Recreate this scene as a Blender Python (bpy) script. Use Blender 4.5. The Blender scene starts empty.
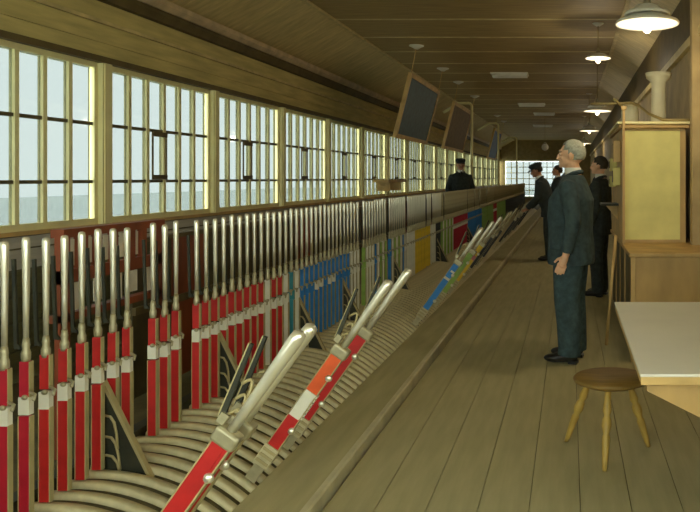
import bpy, bmesh, math, random
from mathutils import Vector, Matrix, Quaternion
random.seed(7)
SC = bpy.context.scene
COL = SC.collection
PI = math.pi

# ------------------------------------------------------------------ camera
FPX = 720.0            # focal length in pixels of a 700 px wide picture
EYE = 1.45
cd = bpy.data.cameras.new('camera'); cam = bpy.data.objects.new('camera', cd); COL.objects.link(cam)
cam.location = (0, 0, EYE); cam.rotation_euler = (PI/2, 0, 0)
cd.sensor_fit = 'HORIZONTAL'; cd.sensor_width = 36.0; cd.lens = 36.0*FPX/700.0
cd.shift_x = -(570-350)/700.0; cd.shift_y = -(256-178)/700.0     # view camera with risen front: verticals stay vertical
cd.clip_start = 0.05; cd.clip_end = 900
SC.camera = cam

# ------------------------------------------------------------------ sky, exposure
w = bpy.data.worlds.new('overcast_sky'); SC.world = w; w.use_nodes = True
bg = w.node_tree.nodes['Background']
bg.inputs['Color'].default_value = (0.88, 0.96, 0.90, 1)
bg.inputs['Strength'].default_value = 9.0
SC.view_settings.view_transform = 'Standard'
SC.view_settings.look = 'None'
SC.view_settings.gamma = 1.0
SC.view_settings.use_curve_mapping = False
SC.view_settings.exposure = -0.52
FILL_W = 22.0
FILL_COL = (1.0, 0.87, 0.64)

# ------------------------------------------------------------------ materials
def srgb(r, g, b):
    f = lambda c: (c/12.92 if c <= 0.04045 else ((c+0.055)/1.055)**2.4)
    return (f(r/255), f(g/255), f(b/255), 1)

MATS = {}
def mat(name, rgb, rough=0.6, metal=0.0, var=0.12, scale=6.0, stretch=(1, 1, 1), bump=0.0, spec=0.4):
    m = bpy.data.materials.new(name); m.use_nodes = True
    nt = m.node_tree; b = nt.nodes['Principled BSDF']
    c = srgb(*rgb)
    b.inputs['Roughness'].default_value = rough
    b.inputs['Metallic'].default_value = metal
    b.inputs['Specular IOR Level'].default_value = spec
    tc = nt.nodes.new('ShaderNodeTexCoord'); mp = nt.nodes.new('ShaderNodeMapping')
    mp.inputs['Scale'].default_value = stretch
    nz = nt.nodes.new('ShaderNodeTexNoise'); nz.inputs['Scale'].default_value = scale; nz.inputs['Detail'].default_value = 6
    nt.links.new(tc.outputs['Object'], mp.inputs['Vector']); nt.links.new(mp.outputs['Vector'], nz.inputs['Vector'])
    rp = nt.nodes.new('ShaderNodeValToRGB')
    lo = [x*(1-var*1.6) for x in c[:3]]+[1]; hi = [min(1, x*(1+var*1.6)) for x in c[:3]]+[1]
    rp.color_ramp.elements[0].position = 0.3; rp.color_ramp.elements[0].color = lo
    rp.color_ramp.elements[1].position = 0.7; rp.color_ramp.elements[1].color = hi
    nt.links.new(nz.outputs['Fac'], rp.inputs['Fac']); nt.links.new(rp.outputs['Color'], b.inputs['Base Color'])
    if bump > 0:
        bp = nt.nodes.new('ShaderNodeBump'); bp.inputs['Strength'].default_value = bump; bp.inputs['Distance'].default_value = 0.01
        nt.links.new(nz.outputs['Fac'], bp.inputs['Height']); nt.links.new(bp.outputs['Normal'], b.inputs['Normal'])
    MATS[name] = m
    return m
def glass(name, tint):
    m = bpy.data.materials.new(name); m.use_nodes = True; nt = m.node_tree
    nt.nodes.remove(nt.nodes['Principled BSDF']); out = nt.nodes['Material Output']
    t = nt.nodes.new('ShaderNodeBsdfTransparent'); t.inputs['Color'].default_value = tint
    g = nt.nodes.new('ShaderNodeBsdfGlossy'); g.inputs['Roughness'].default_value = 0.05; g.inputs['Color'].default_value = (0.9, 0.9, 0.9, 1)
    x = nt.nodes.new('ShaderNodeMixShader'); x.inputs['Fac'].default_value = 0.05
    nt.links.new(t.outputs[0], x.inputs[1]); nt.links.new(g.outputs[0], x.inputs[2]); nt.links.new(x.outputs[0], out.inputs['Surface'])
    MATS[name] = m; return m
def emis(name, rgb, s):
    m = bpy.data.materials.new(name); m.use_nodes = True
    b = m.node_tree.nodes['Principled BSDF']; b.inputs['Base Color'].default_value = srgb(*rgb)
    b.inputs['Emission Color'].default_value = srgb(*rgb); b.inputs['Emission Strength'].default_value = s
    MATS[name] = m; return m

mat('floor_wood', (178, 168, 126), 0.8, var=0.07, scale=5, stretch=(3, .35, 1), bump=.08, spec=.2)
mat('platform', (180, 170, 126), 0.8, var=0.07, scale=5, stretch=(3, .4, 1), bump=.05, spec=.2)
mat('nosing', (205, 196, 156), 0.5, var=0.1)
mat('ceil_wood', (172, 146, 92), 0.65, var=0.12, scale=5, stretch=(.4, 5, 1))
mat('batten', (214, 194, 136), 0.6)
mat('cove', (212, 190, 134), 0.65, var=0.1, scale=4, stretch=(1, 4, 1))
mat('header', (212, 194, 128), 0.65, var=0.12, scale=4, stretch=(1, .4, 4))
mat('cornice', (212, 188, 152), 0.6)
mat('dark_trim', (104, 88, 52), 0.6)
mat('cream', (248, 234, 172), 0.5, var=0.07, scale=3)
mat('dado_grey', (196, 190, 174), 0.7, var=0.1, stretch=(1, .3, 5))
mat('dado_dark', (104, 98, 62), 0.7, var=0.15, stretch=(1, .3, 5))
mat('bar_dark', (104, 96, 66), 0.6)
mat('right_wall', (180, 156, 108), 0.75, var=0.12, scale=4)
mat('end_wall', (150, 130, 86), 0.75, var=0.12)
mat('yard', (214, 220, 214), 0.95, var=0.06, scale=.2)
glass('pane_glass', (0.362, 0.378, 0.382, 1))  # tinted dark to hold down the bright sky seen through these panes
glass('clear_glass', (0.93, 0.95, 0.95, 1))
mat('steel', (232, 226, 202), 0.28, metal=0.7, var=0.02, scale=8)
mat('steel_dull', (182, 172, 136), 0.45, metal=0.55, var=0.12, scale=18)
mat('iron', (52, 52, 38), 0.55, metal=0.2, var=0.15, scale=14)
mat('quadrant', (196, 184, 142), 0.5, metal=0.15, var=0.14, scale=12, bump=.1)
mat('bed', (100, 90, 60), 0.8, var=0.15)
mat('rim', (172, 156, 108), 0.5)
mat('red', (186, 34, 30), 0.45, var=0.1, scale=12)
mat('crimson', (180, 26, 44), 0.45, var=0.1, scale=12)
mat('orange', (226, 92, 40), 0.45, var=0.1, scale=12)
mat('blue', (44, 124, 192), 0.45, var=0.1, scale=12)
mat('teal', (54, 136, 146), 0.45, var=0.1, scale=12)
mat('green', (140, 172, 74), 0.45, var=0.1, scale=12)
mat('yellow', (226, 190, 44), 0.45, var=0.1, scale=12)
mat('pink', (196, 110, 110), 0.45, var=0.1, scale=12)
mat('white', (226, 220, 198), 0.45, var=0.06, scale=12)
mat('black', (44, 44, 36), 0.45, var=0.1, scale=12)
mat('mahogany', (134, 66, 34), 0.5, var=0.18, scale=6, stretch=(1, 1, .3))
mat('olive_board', (84, 74, 44), 0.65, var=0.18, scale=6)
mat('paper', (226, 218, 196), 0.8)
mat('board_teal', (40, 78, 88), 0.5, var=0.2, scale=10)
mat('board_blue', (60, 98, 148), 0.5, var=0.2, scale=10)
mat('board_brown', (118, 96, 58), 0.6, var=0.15, scale=10)
mat('tan_wood', (206, 170, 106), 0.5, var=0.12, scale=5)
mat('counter_wood', (192, 156, 96), 0.55, var=0.12, scale=5, stretch=(1, 1, .4))
mat('counter_dark', (96, 84, 48), 0.6, var=0.15)
mat('cab_cream', (226, 214, 132), 0.6, var=0.05, scale=5)
mat('table_top', (226, 220, 204), 0.5, var=0.03, scale=3)
mat('stool_wood', (136, 106, 50), 0.5, var=0.15, scale=5, stretch=(1, 5, 1))
mat('stool_leg', (190, 156, 76), 0.45, var=0.12)
mat('enamel', (232, 226, 208), 0.4, var=0.03)
mat('pipe', (168, 146, 92), 0.4, metal=0.3)
mat('plaster', (222, 212, 176), 0.8, var=0.05)
mat('suit', (56, 70, 70), 0.9, var=0.22, scale=22)
mat('suit_black', (54, 60, 56), 0.9, var=0.2, scale=22)
mat('trouser', (62, 80, 82), 0.9, var=0.22, scale=22)
mat('skin', (236, 184, 144), 0.6, var=0.07, scale=14)
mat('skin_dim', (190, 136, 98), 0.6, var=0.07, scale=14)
mat('hair_grey', (176, 174, 154), 0.8, var=0.2, scale=60)
mat('hair_dark', (60, 52, 38), 0.8, var=0.2, scale=60)
mat('shirt', (232, 226, 210), 0.7, var=0.03)
mat('leather', (40, 38, 34), 0.35, var=0.1)
mat('eye_dark', (40, 30, 24), 0.4)
mat('eye_white', (225, 218, 205), 0.4)
mat('lip', (176, 100, 84), 0.5)
emis('lamp_bulb', (255, 244, 220), .9)  # bulbs of unlit lamps, given a faint glow

# ------------------------------------------------------------------ helpers
def prop(o, label=None, cat=None, group=None, kind=None):
    if label: o['label'] = label
    if cat: o['category'] = cat
    if group: o['group'] = group
    if kind: o['kind'] = kind
    return o
def empty(name, loc, parent=None):
    o = bpy.data.objects.new(name, None); o.empty_display_size = .05; COL.objects.link(o); o.location = loc
    if parent: o.parent = parent
    return o
def link(name, me, parent=None, loc=None):
    o = bpy.data.objects.new(name, me); COL.objects.link(o)
    if parent: o.parent = parent
    if loc is not None: o.location = loc
    return o

class MB:
    """collects shapes, each with a material, into one mesh"""
    def __init__(s): s.v = []; s.f = []; s.m = []; s.mats = []; s.sm = []
    def mi(s, m):
        if m not in s.mats: s.mats.append(m)
        return s.mats.index(m)
    def add(s, vs, fs, m, smooth=False):
        k = len(s.v); s.v += [tuple(v) for v in vs]; i = s.mi(m)
        for f in fs: s.f.append(tuple(k+a for a in f)); s.m.append(i); s.sm.append(smooth)
        return s
    def box(s, x0, x1, y0, y1, z0, z1, m):
        v = [(x0,y0,z0),(x1,y0,z0),(x1,y1,z0),(x0,y1,z0),(x0,y0,z1),(x1,y0,z1),(x1,y1,z1),(x0,y1,z1)]
        return s.add(v, [(3,2,1,0),(4,5,6,7),(0,1,5,4),(1,2,6,5),(2,3,7,6),(3,0,4,7)], m)
    def prism(s, poly, y0, y1, m):
        """poly: (x, z) outline, extruded along y"""
        n = len(poly); a = sum(poly[i][0]*poly[(i+1)%n][1]-poly[(i+1)%n][0]*poly[i][1] for i in range(n))
        if a < 0: poly = poly[::-1]
        v = [(x, y0, z) for x, z in poly]+[(x, y1, z) for x, z in poly]
        f = [tuple(range(n)), tuple(range(2*n-1, n-1, -1))]+[(i, i+n, (i+1)%n+n, (i+1)%n) for i in range(n)]
        return s.add(v, f, m)
    def bar(s, p, q, wx, wy, m, up=(0, 1, 0), w2=None):
        """rectangular bar p->q; wy thickness along 'up', wx across"""
        p = Vector(p); q = Vector(q); d = (q-p).normalized(); u = Vector(up); u = (u-d*u.dot(d)).normalized(); r = d.cross(u)
        w2 = w2 or wx
        v = []
        for c, ww in ((p, wx), (q, w2)):
            for a, b in ((-1,-1),(1,-1),(1,1),(-1,1)): v.append(c+r*(a*ww/2)+u*(b*wy/2))
        return s.add(v, [(3,2,1,0),(4,5,6,7),(0,1,5,4),(1,2,6,5),(2,3,7,6),(3,0,4,7)], m)
    def tube(s, pts, rad, m, n=8, cap=True, flat=None):
        pts = [Vector(p) for p in pts]; rad = rad if isinstance(rad, (list, tuple)) else [rad]*len(pts)
        v = []; f = []; u = None
        for i, p in enumerate(pts):
            d = (pts[min(i+1, len(pts)-1)]-pts[max(i-1, 0)]).normalized()
            if u is None: u = d.orthogonal().normalized()
            u = (u-d*u.dot(d)).normalized(); r = d.cross(u)
            for k in range(n):
                a = 2*PI*k/n; v.append(p+(u*math.cos(a)+r*math.sin(a))*rad[i])
        for i in range(len(pts)-1):
            for k in range(n):
                f.append((i*n+k, i*n+(k+1)%n, (i+1)*n+(k+1)%n, (i+1)*n+k))
        if cap: f.append(tuple(range(n-1, -1, -1))); f.append(tuple((len(pts)-1)*n+k for k in range(n)))
        return s.add(v, f, m, True)
    def lathe(s, prof, m, n=24, c=(0, 0, 0), axis='z', sx=1, sy=1):
        v = []; f = []
        for r, z in prof:
            for k in range(n):
                a = 2*PI*k/n; v.append((c[0]+r*math.cos(a)*sx, c[1]+r*math.sin(a)*sy, c[2]+z))
        L = len(prof)
        for i in range(L-1):
            for k in range(n): f.append((i*n+k, i*n+(k+1)%n, (i+1)*n+(k+1)%n, (i+1)*n+k))
        f.append(tuple(range(n-1, -1, -1))); f.append(tuple((L-1)*n+k for k in range(n)))
        return s.add(v, f, m, True)
    def ball(s, c, r, m, n=16, rings=10, rot=None):
        r = r if isinstance(r, (list, tuple)) else (r, r, r)
        v = []; f = []
        for i in range(rings+1):
            t = PI*i/rings
            for k in range(n):
                a = 2*PI*k/n; q = Vector((math.sin(t)*math.cos(a)*r[0], math.sin(t)*math.sin(a)*r[1], -math.cos(t)*r[2]))
                if rot: q = rot @ q
                v.append(Vector(c)+q)
        for i in range(rings):
            for k in range(n): f.append((i*n+k, i*n+(k+1)%n, (i+1)*n+(k+1)%n, (i+1)*n+k))
        return s.add(v, f, m, True)
    def mesh(s, name):
        me = bpy.data.meshes.new(name); me.from_pydata(s.v, [], s.f)
        for m in s.mats: me.materials.append(MATS[m])
        me.polygons.foreach_set('material_index', s.m); me.polygons.foreach_set('use_smooth', s.sm)
        me.update(); return me
    def obj(s, name, parent=None, loc=None): return link(name, s.mesh(name), parent, loc)
def bevel(o, wd, seg=2):
    b = o.modifiers.new('bevel', 'BEVEL'); b.width = wd; b.segments = seg; b.limit_method = 'ANGLE'; b.angle_limit = .6
    return o

# ------------------------------------------------------------------ room measures
WL = -4.0; WR = 1.17; YB = -1.5; YE = 41.0; ZC = 3.60
CXL = -3.19; CXR = 0.70                      # where the flat ceiling meets the two coves
SILL = 1.06; WTOP = 2.43; BAY = 1.91; Y0 = 4.28 - 3*BAY   # centre of the first post
PLX = -1.10                                  # edge of the footboard
LX = -2.0; LZ = .2165                          # line of the lever feet

# ------------------------------------------------------------------ setting
g = MB(); g.box(-160, 120, -160, 420, -4.3, -4.2, 'yard'); prop(g.obj('ground'), 'pale hazy railway yard outside the windows', 'ground', kind='structure')

fl = MB(); fl.box(WL, WR, YB, YE, -.16, -.03, 'bed'); fl = fl.obj('floor'); prop(fl, 'long brown boarded walkway floor', 'floor', kind='structure')
np_ = 10; pw = (WR-PLX-.02)/np_
pm = MB(); pm.box(.0018, pw-.0018, 0, YE-YB, -.03, 0, 'floor_wood'); pm = pm.mesh('plank')
for i in range(np_):
    o = link('plank', pm, fl, (PLX+.02+i*pw, YB, random.uniform(-.002, 0)))  # first plank set back: dark gap added as the step's shadow line
b = MB(); b.prism([(-1.44, -.03), (-1.44, .03), (PLX-.035, .045), (PLX-.035, -.03)], YB, YE, 'platform'); pf = b.obj('footboard_platform')
prop(pf, 'low footboard running along the foot of the levers', 'footboard', kind='structure')
b = MB(); b.prism([(PLX-.035, -.03), (PLX-.035, .05), (PLX-.008, .05), (PLX, .042), (PLX, -.03)], YB, YE, 'nosing'); b.obj('nosing', pf)

# left wall: grey boards under the sill, header over the windows
b = MB(); b.box(WL-.2, WL-.03, YB, YE, -.1, SILL-.04, 'dado_dark'); b.box(WL-.2, WL-.02, YB, YE, WTOP+.05, ZC, 'header')
wl = b.obj('wall_left'); prop(wl, 'long left wall of boards below and above the windows', 'wall', kind='structure')
for z0, z1, mm in ((0, .19, 'dado_dark'), (.2, .39, 'dado_dark'), (.4, .58, 'dado_dark'), (.59, .77, 'dado_dark'), (.785, .925, 'dado_grey'), (.94, 1.02, 'dado_grey')):
    q = MB(); q.box(WL-.03, WL-.005, YB, YE, z0, z1, mm); q.obj('board', wl)
for z0, z1 in ((WTOP+.06, 2.60), (2.61, 2.765), (2.80, 2.95)):
    q = MB(); q.box(WL-.02, WL-.004, YB, YE, z0, z1, 'header'); q.obj('board', wl)
q = MB(); q.box(WL-.03, WL+.02, YB, YE, 2.768, 2.797, 'batten'); q.obj('picture_rail', wl)
q = MB(); q.box(WL-.05, WL+.05, YB, YE, WTOP, WTOP+.05, 'dark_trim'); q.obj('lintel', wl)
q = MB(); q.box(WL-.2, WL+.02, YB, YE, SILL-.03, SILL, 'tan_wood'); prop(q.obj('trim_1'), 'tan window sill board along the left wall', 'sill', kind='structure')
q = MB(); q.prism([(WL-.02, 2.96), (WL+.05, 2.96), (WL+.08, 3.02), (WL+.08, 3.06), (WL-.02, 3.06)], YB, YE, 'dark_trim')  # dark lower band put in as the shadow under the cornice
q.prism([(WL-.02, 3.06), (WL+.10, 3.06), (WL+.14, 3.10), (WL+.14, 3.15), (WL-.02, 3.15)], YB, YE, 'cornice')
prop(q.obj('trim_2'), 'brown cornice moulding above the left windows', 'cornice', kind='structure')

# ceiling: wide transverse boards with pale battens between them
def slab(p, q, y0, y1, t, m):     # thin slab through (x,z) p and q
    p = Vector((p[0], 0, p[1])); q = Vector((q[0], 0, q[1])); d = (q-p).normalized(); n = Vector((-d.z, 0, d.x))
    if n.z < 0: n = -n
    a = [p, q, q+n*t, p+n*t]
    s = MB(); s.prism([(v.x, v.z) for v in a], y0, y1, m); return s
ce = MB(); ce.box(WL-.2, WR+.2, YB-.2, YE+.2, ZC+.30, ZC+.36, 'dark_trim'); ce = ce.obj('ceiling')
prop(ce, 'dark boarded ceiling with sloping sides and pale battens', 'ceiling', kind='structure')
PY = 1.25; n = int((YE-YB)/PY)+1
CL0 = (WL, 3.12); CL1 = (CXL, ZC); CR0 = (CXR, ZC); CR1 = (WR, 3.32)
pan = {}
for nm, a, c, mm in (('ceiling_board', CL1, CR0, 'ceil_wood'), ('cove_board', CL0, CL1, 'cove'), ('cove_board', CR0, CR1, 'cove')):
    hb = .035 if mm == 'ceil_wood' else .014
    me = slab(a, c, hb, PY-hb, .03, mm).mesh(nm)
    bt = slab((a[0], a[1]-.004), (c[0], c[1]-.004), -hb, hb, .03, 'batten').mesh('batten')
    for i in range(n):
        link(nm, me, ce, (0, YB+i*PY, 0)); link('batten', bt, ce, (0, YB+i*PY, 0))
for x, z in ((CXL, ZC-.012), (CXR, ZC-.012)):
    q = MB(); q.box(x-.025, x+.025, YB, YE, z-.02, z+.012, 'batten'); q.obj('corner_bead', ce)

# right wall; an unseen window is added at its near end to light the levers
RW0, RW1 = -1.4, 1.5
b = MB(); b.box(WR, WR+.15, YB, YE, -.1, .9, 'right_wall'); b.box(WR, WR+.15, YB, YE, 2.75, ZC, 'right_wall')
b.box(WR, WR+.15, RW1, YE, .9, 2.75, 'right_wall'); b.box(WR, WR+.15, YB, RW0, .9, 2.75, 'right_wall')
wr = b.obj('wall_right'); prop(wr, 'brown right wall behind the cupboard', 'wall', kind='structure')
q = MB(); q.box(WR-.05, WR+.02, YB, YE, 2.70, 2.78, 'batten'); q.obj('picture_rail', wr)
q = MB(); q.box(WR-.012, WR, RW1, YE, 2.80, 3.31, 'dark_trim'); q.obj('frieze_board', wr)
def plain_window(name, ax, p, a0, a1, z0, z1, nx, nz, label, gl='clear_glass'):
    """glazed opening in the plane ax = p"""
    e = empty(name, (0, 0, 0)); prop(e, label, 'window', kind='structure')
    def bx(s, u0, u1, d0, d1, za, zb, m):
        if ax == 'x': s.box(p+d0, p+d1, u0, u1, za, zb, m)
        else: s.box(u0, u1, p+d0, p+d1, za, zb, m)
    s = MB()
    bx(s, a0, a0+.07, 0, .08, z0, z1, 'cream'); bx(s, a1-.07, a1, 0, .08, z0, z1, 'cream')
    bx(s, a0+.07, a1-.07, 0, .08, z0, z0+.07, 'cream'); bx(s, a0+.07, a1-.07, 0, .08, z1-.07, z1, 'cream'); s.obj('frame', e)
    W = (a1-a0-.14)/nx; H = (z1-z0-.14)/nz
    for i in range(1, nx):
        s = MB(); bx(s, a0+.07+i*W-.02, a0+.07+i*W+.02, .01, .07, z0+.07, z1-.07, 'cream'); s.obj('mullion', e)
    for k in range(1, nz):
        s = MB(); bx(s, a0+.07, a1-.07, .02, .06, z0+.07+k*H-.02, z0+.07+k*H+.02, 'cream'); s.obj('glazing_bar', e)
    for i in range(nx):
        for k in range(nz):
            s = MB(); bx(s, a0+.07+i*W+.02, a0+.07+(i+1)*W-.02, .038, .042, z0+.07+k*H+.02, z0+.07+(k+1)*H-.02, gl); s.obj('pane', e)
    return e
plain_window('window_41', 'x', WR+.03, RW0, RW1, .9, 2.75, 6, 3, 'unseen wide window added in the right wall for light')
# end walls
def end_wall(name, y0, y1, x0, x1, z0, z1, label):
    b = MB(); b.box(WL-.2, x0, y0, y1, -.1, ZC+.3, 'end_wall'); b.box(x1, WR+.15, y0, y1, -.1, ZC+.3, 'end_wall')
    b.box(x0, x1, y0, y1, -.1, z0, 'end_wall'); b.box(x0, x1, y0, y1, z1, ZC+.3, 'end_wall')
    prop(b.obj(name), label, 'wall', kind='structure')
end_wall('wall_end', YE, YE+.15, -3.75, .45, .35, 2.47, 'end wall with a wide bright window')
plain_window('window_40', 'y', YE+.02, -3.75, .45, .35, 2.47, 12, 6, 'bright many-paned window in the end wall', 'pane_glass')
end_wall('wall_back', YB-.15, YB, -3.9, 1.08, .6, 3.1, 'unseen back wall opened wide for the added window')
plain_window('window_42', 'y', YB-.1, -3.9, 1.08, .6, 3.1, 10, 3, 'unseen many-paned window added behind the camera for light')  # rear glazing added out of view, made large to light the room

# left windows: six lights across, two glazing bars, one hinged pane each
PWD = .130; NB = int((YE-Y0)/BAY)
post = MB(); post.box(WL-.10, WL+.025, -PWD/2, PWD/2, SILL, WTOP, 'cream'); post.box(WL+.025, WL+.035, -PWD/2+.02, PWD/2-.02, SILL, WTOP, 'cream'); post = post.mesh('window_post')
Wb = BAY-PWD; FR = .045; colw = (Wb-2*FR)/6; MW = .042
z1, z2 = 1.42, 1.91
fr = MB(); fr.box(WL-.07, WL-.012, 0, FR, SILL, WTOP, 'dark_trim'); fr.box(WL-.07, WL-.015, Wb-FR, Wb, SILL, WTOP, 'cream')
fr.box(WL-.09, WL-.01, FR, Wb-FR, WTOP-.045, WTOP, 'cream'); fr.box(WL-.09, WL-.01, FR, Wb-FR, SILL, SILL+.05, 'cream'); fr = fr.mesh('frame')
mu = MB(); mu.box(WL-.065, WL-.02, -MW/2, MW/2, SILL+.05, WTOP-.045, 'cream'); mu = mu.mesh('mullion')
gb = MB(); gb.box(WL-.06, WL-.03, FR, Wb-FR, -.014, .014, 'bar_dark'); gb = gb.mesh('glazing_bar')
rows = ((SILL+.05, z1-.014), (z1+.014, z2-.014), (z2+.014, WTOP-.045))
pn = []
for a, c in rows:
    s = MB(); s.box(WL-.047, WL-.043, MW/2, colw-MW/2, a, c, 'pane_glass'); pn.append(s.mesh('pane'))
vent = MB(); hh = z2-z1-.03
vent.box(-.012, .004, 0, .008, 0, hh, 'dark_trim'); vent.box(-.012, .004, colw-MW-.008, colw-MW, 0, hh, 'dark_trim')
vent.box(-.012, .012, .008, colw-MW-.008, 0, .045, 'dark_trim'); vent.box(-.012, .012, .008, colw-MW-.008, hh-.045, hh, 'dark_trim'); vent = vent.mesh('hinged_pane_frame')
joined = MB()
for i in range(6):
    for a, c in rows: joined.box(WL-.047, WL-.043, FR+i*colw+MW/2, FR+(i+1)*colw-MW/2, a, c, 'pane_glass')
joined = joined.mesh('panes')
tr = empty('trim_3', (WL, Y0, SILL)); prop(tr, 'row of cream posts between the left windows', 'posts', kind='structure')
for k in range(NB+1):
    yc = Y0+k*BAY
    if yc > YB: link('window_post', post, tr, (-WL, yc-Y0, -SILL))
    if k == NB: break
    ya = yc+PWD/2
    if ya < YB: continue
    e = empty('window_%d' % (k+1), (0, ya, 0)); prop(e, 'cream framed window with tall narrow panes and dark glazing bars', 'window', 'windows along the left wall', 'structure')
    link('frame', fr, e)
    for i in range(1, 6): link('mullion', mu, e, (0, FR+i*colw, 0))
    for z in (z1, z2): link('glazing_bar', gb, e, (0, 0, z))
    if 5 <= yc+BAY and yc < 20:
        for i in range(6):
            for j in range(3): link('pane', pn[j], e, (0, FR+i*colw, 0))
    else: link('panes', joined, e)
    if yc > 5:
        v = link('hinged_pane_frame', vent, e, (WL+.012, FR+2*colw+MW/2, z1+.015)); v.rotation_euler = (0, .0, 0)

# ------------------------------------------------------------------ lever frame (fixed ironwork)
PX, PZ, RQ = -2.0, -.63, .84
def arc(t, r=RQ): return (PX+r*math.sin(t), PZ+r*math.cos(t))
STEP = .1008; YL = 2.143; NL = 295
lf = empty('lever_frame', (LX, YL-.05, 0)); prop(lf, 'curved ribbed iron bed from which the rows of levers rise', 'lever frame')
def lnk(name, me): return link(name, me, lf, (-LX, -(YL-.05), 0))
YA, YZ = YL-.3, YL+NL*STEP
T0, T1 = -.10, .76
bd = MB(); ts = [T0+(T1-T0)*i/16 for i in range(17)]
bd.prism([arc(t, RQ-.022) for t in ts]+[(-1.47, -.03), (-2.1, -.03)], YA, YZ, 'bed'); lnk('bed', bd.mesh('bed'))
q = MB(); ts2 = [T0+(T1-T0)*i/14 for i in range(15)]
vs = []; fs = []
prof = [(-.038, -.022), (-.034, -.004), (-.022, 0.0), (.004, 0.0), (.012, -.010), (.022, -.022)]
for t in ts2:
    for y, dr in prof:
        x, z = arc(t, RQ+dr+.004); vs.append((x, y, z))
m_ = len(prof)
for i in range(len(ts2)-1):
    for k in range(m_-1): fs.append((i*m_+k, (i+1)*m_+k, (i+1)*m_+k+1, i*m_+k+1))
q.add(vs, fs, 'quadrant', True); plate = q.mesh('quadrant_plate')
for i in range(NL): link('quadrant_plate', plate, lf, (-LX, YL+i*STEP-(YL-.05), 0))
b = MB(); b.box(LX-.14, LX-.075, YA, YZ, -.02, .24, 'iron'); lnk('back_rail', b.mesh('back_rail'))
# black ribbed cheek plates standing in the gaps
ck = MB(); ck.prism([(-2.03, .20), (-2.03, .575), (-2.005, .575), (-1.80, .155)], -.012, .012, 'iron')
ck.bar((-2.008, 0, .575), (-1.797, 0, .15), .014, .026, 'rim')
for k, (z0, s) in enumerate(((.42, .8), (.33, .9), (.25, 1.0))):
    pts = []
    for i in range(6):
        t = i/5; pts.append((-2.02+.10*s*t+.02*math.sin(t*3), -.016, z0+.03*math.sin(t*PI)-.13*t*t))
    ck.tube(pts, .006, 'rim', 5)
ck = ck.mesh('cheek_plate')
for k in (9.5, 19.5, 31.5, 41.5, 59.5, 85.5, 116.5): lnk('cheek_plate', ck).location.y += YL+k*STEP

# ------------------------------------------------------------------ standing levers
def blade_mesh(colr, tall_band):
    s = MB(); H = .56
    s.box(-.019, .019, -.010, .010, 0, .36, colr)
    s.box(-.018, .018, -.0095, .0095, .43, H, colr)
    if tall_band: s.box(-.0225, -.019, -.011, .011, 0, .36, 'rim'); s.box(.019, .0225, -.0115, .011, 0, .36, 'rim'); s.box(.018, .021, -.011, .010, .43, H, 'rim')
    return s.mesh('blade')
def plate_mesh(c):
    s = MB(); s.box(-.020, .020, -.012, .012, .36, .425, c)
    s.ball((.004, -.012, .425), (.012, .010, .010), 'steel_dull', 8, 5); return s.mesh('number_plate')
def collar_mesh():
    s = MB(); s.lathe([(.013, .555), (.0155, .565), (.016, .585), (.0115, .60), (.0135, .615), (.0095, .64)], 'steel_dull', 10)
    return s.mesh('collar')
def hook_mesh():
    s = MB(); s.tube([(.02, -.008, .445), (.045, -.014, .435), (.05, -.03, .42)], .006, 'steel_dull', 5); return s.mesh('hook')
def handle_mesh(hm):
    s = MB(); s.lathe([(.009, .63), (.0105, .75), (.0125, .92), (.0135, .995), (.0115, 1.008), (.005, 1.012)], hm, 10); return s.mesh('handle')
def catch_mesh():
    s = MB(); s.bar((-.035, 0, .60), (-.045, 0, .93), .012, .010, 'iron'); s.bar((-.02, 0, .60), (-.038, 0, .62), .01, .01, 'iron'); return s.mesh('catch_handle')
BL = {}; PLT = {c: plate_mesh(c) for c in ('white', 'blue', 'green', 'red', 'black', 'yellow', 'crimson', 'teal')}
CO = collar_mesh(); HK = hook_mesh(); HA = handle_mesh('steel'); HA2 = handle_mesh('steel_dull'); CA = catch_mesh()
def whole(colr, band):
    s = MB(); s.box(-.02, .02, -.011, .011, 0, .36, colr); s.box(-.02, .02, -.012, .012, .36, .425, band); s.box(-.018, .018, -.01, .01, .425, .56, colr)
    s.lathe([(.014, .555), (.021, .585), (.013, .64)], 'steel_dull', 8); s.lathe([(.009, .63), (.0125, .92), (.0135, .995), (.005, 1.012)], 'steel_dull', 8)
    s.bar((-.035, 0, .60), (-.045, 0, .93), .012, .010, 'iron'); return s.mesh('signal_lever')
WHO = {}
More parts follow.
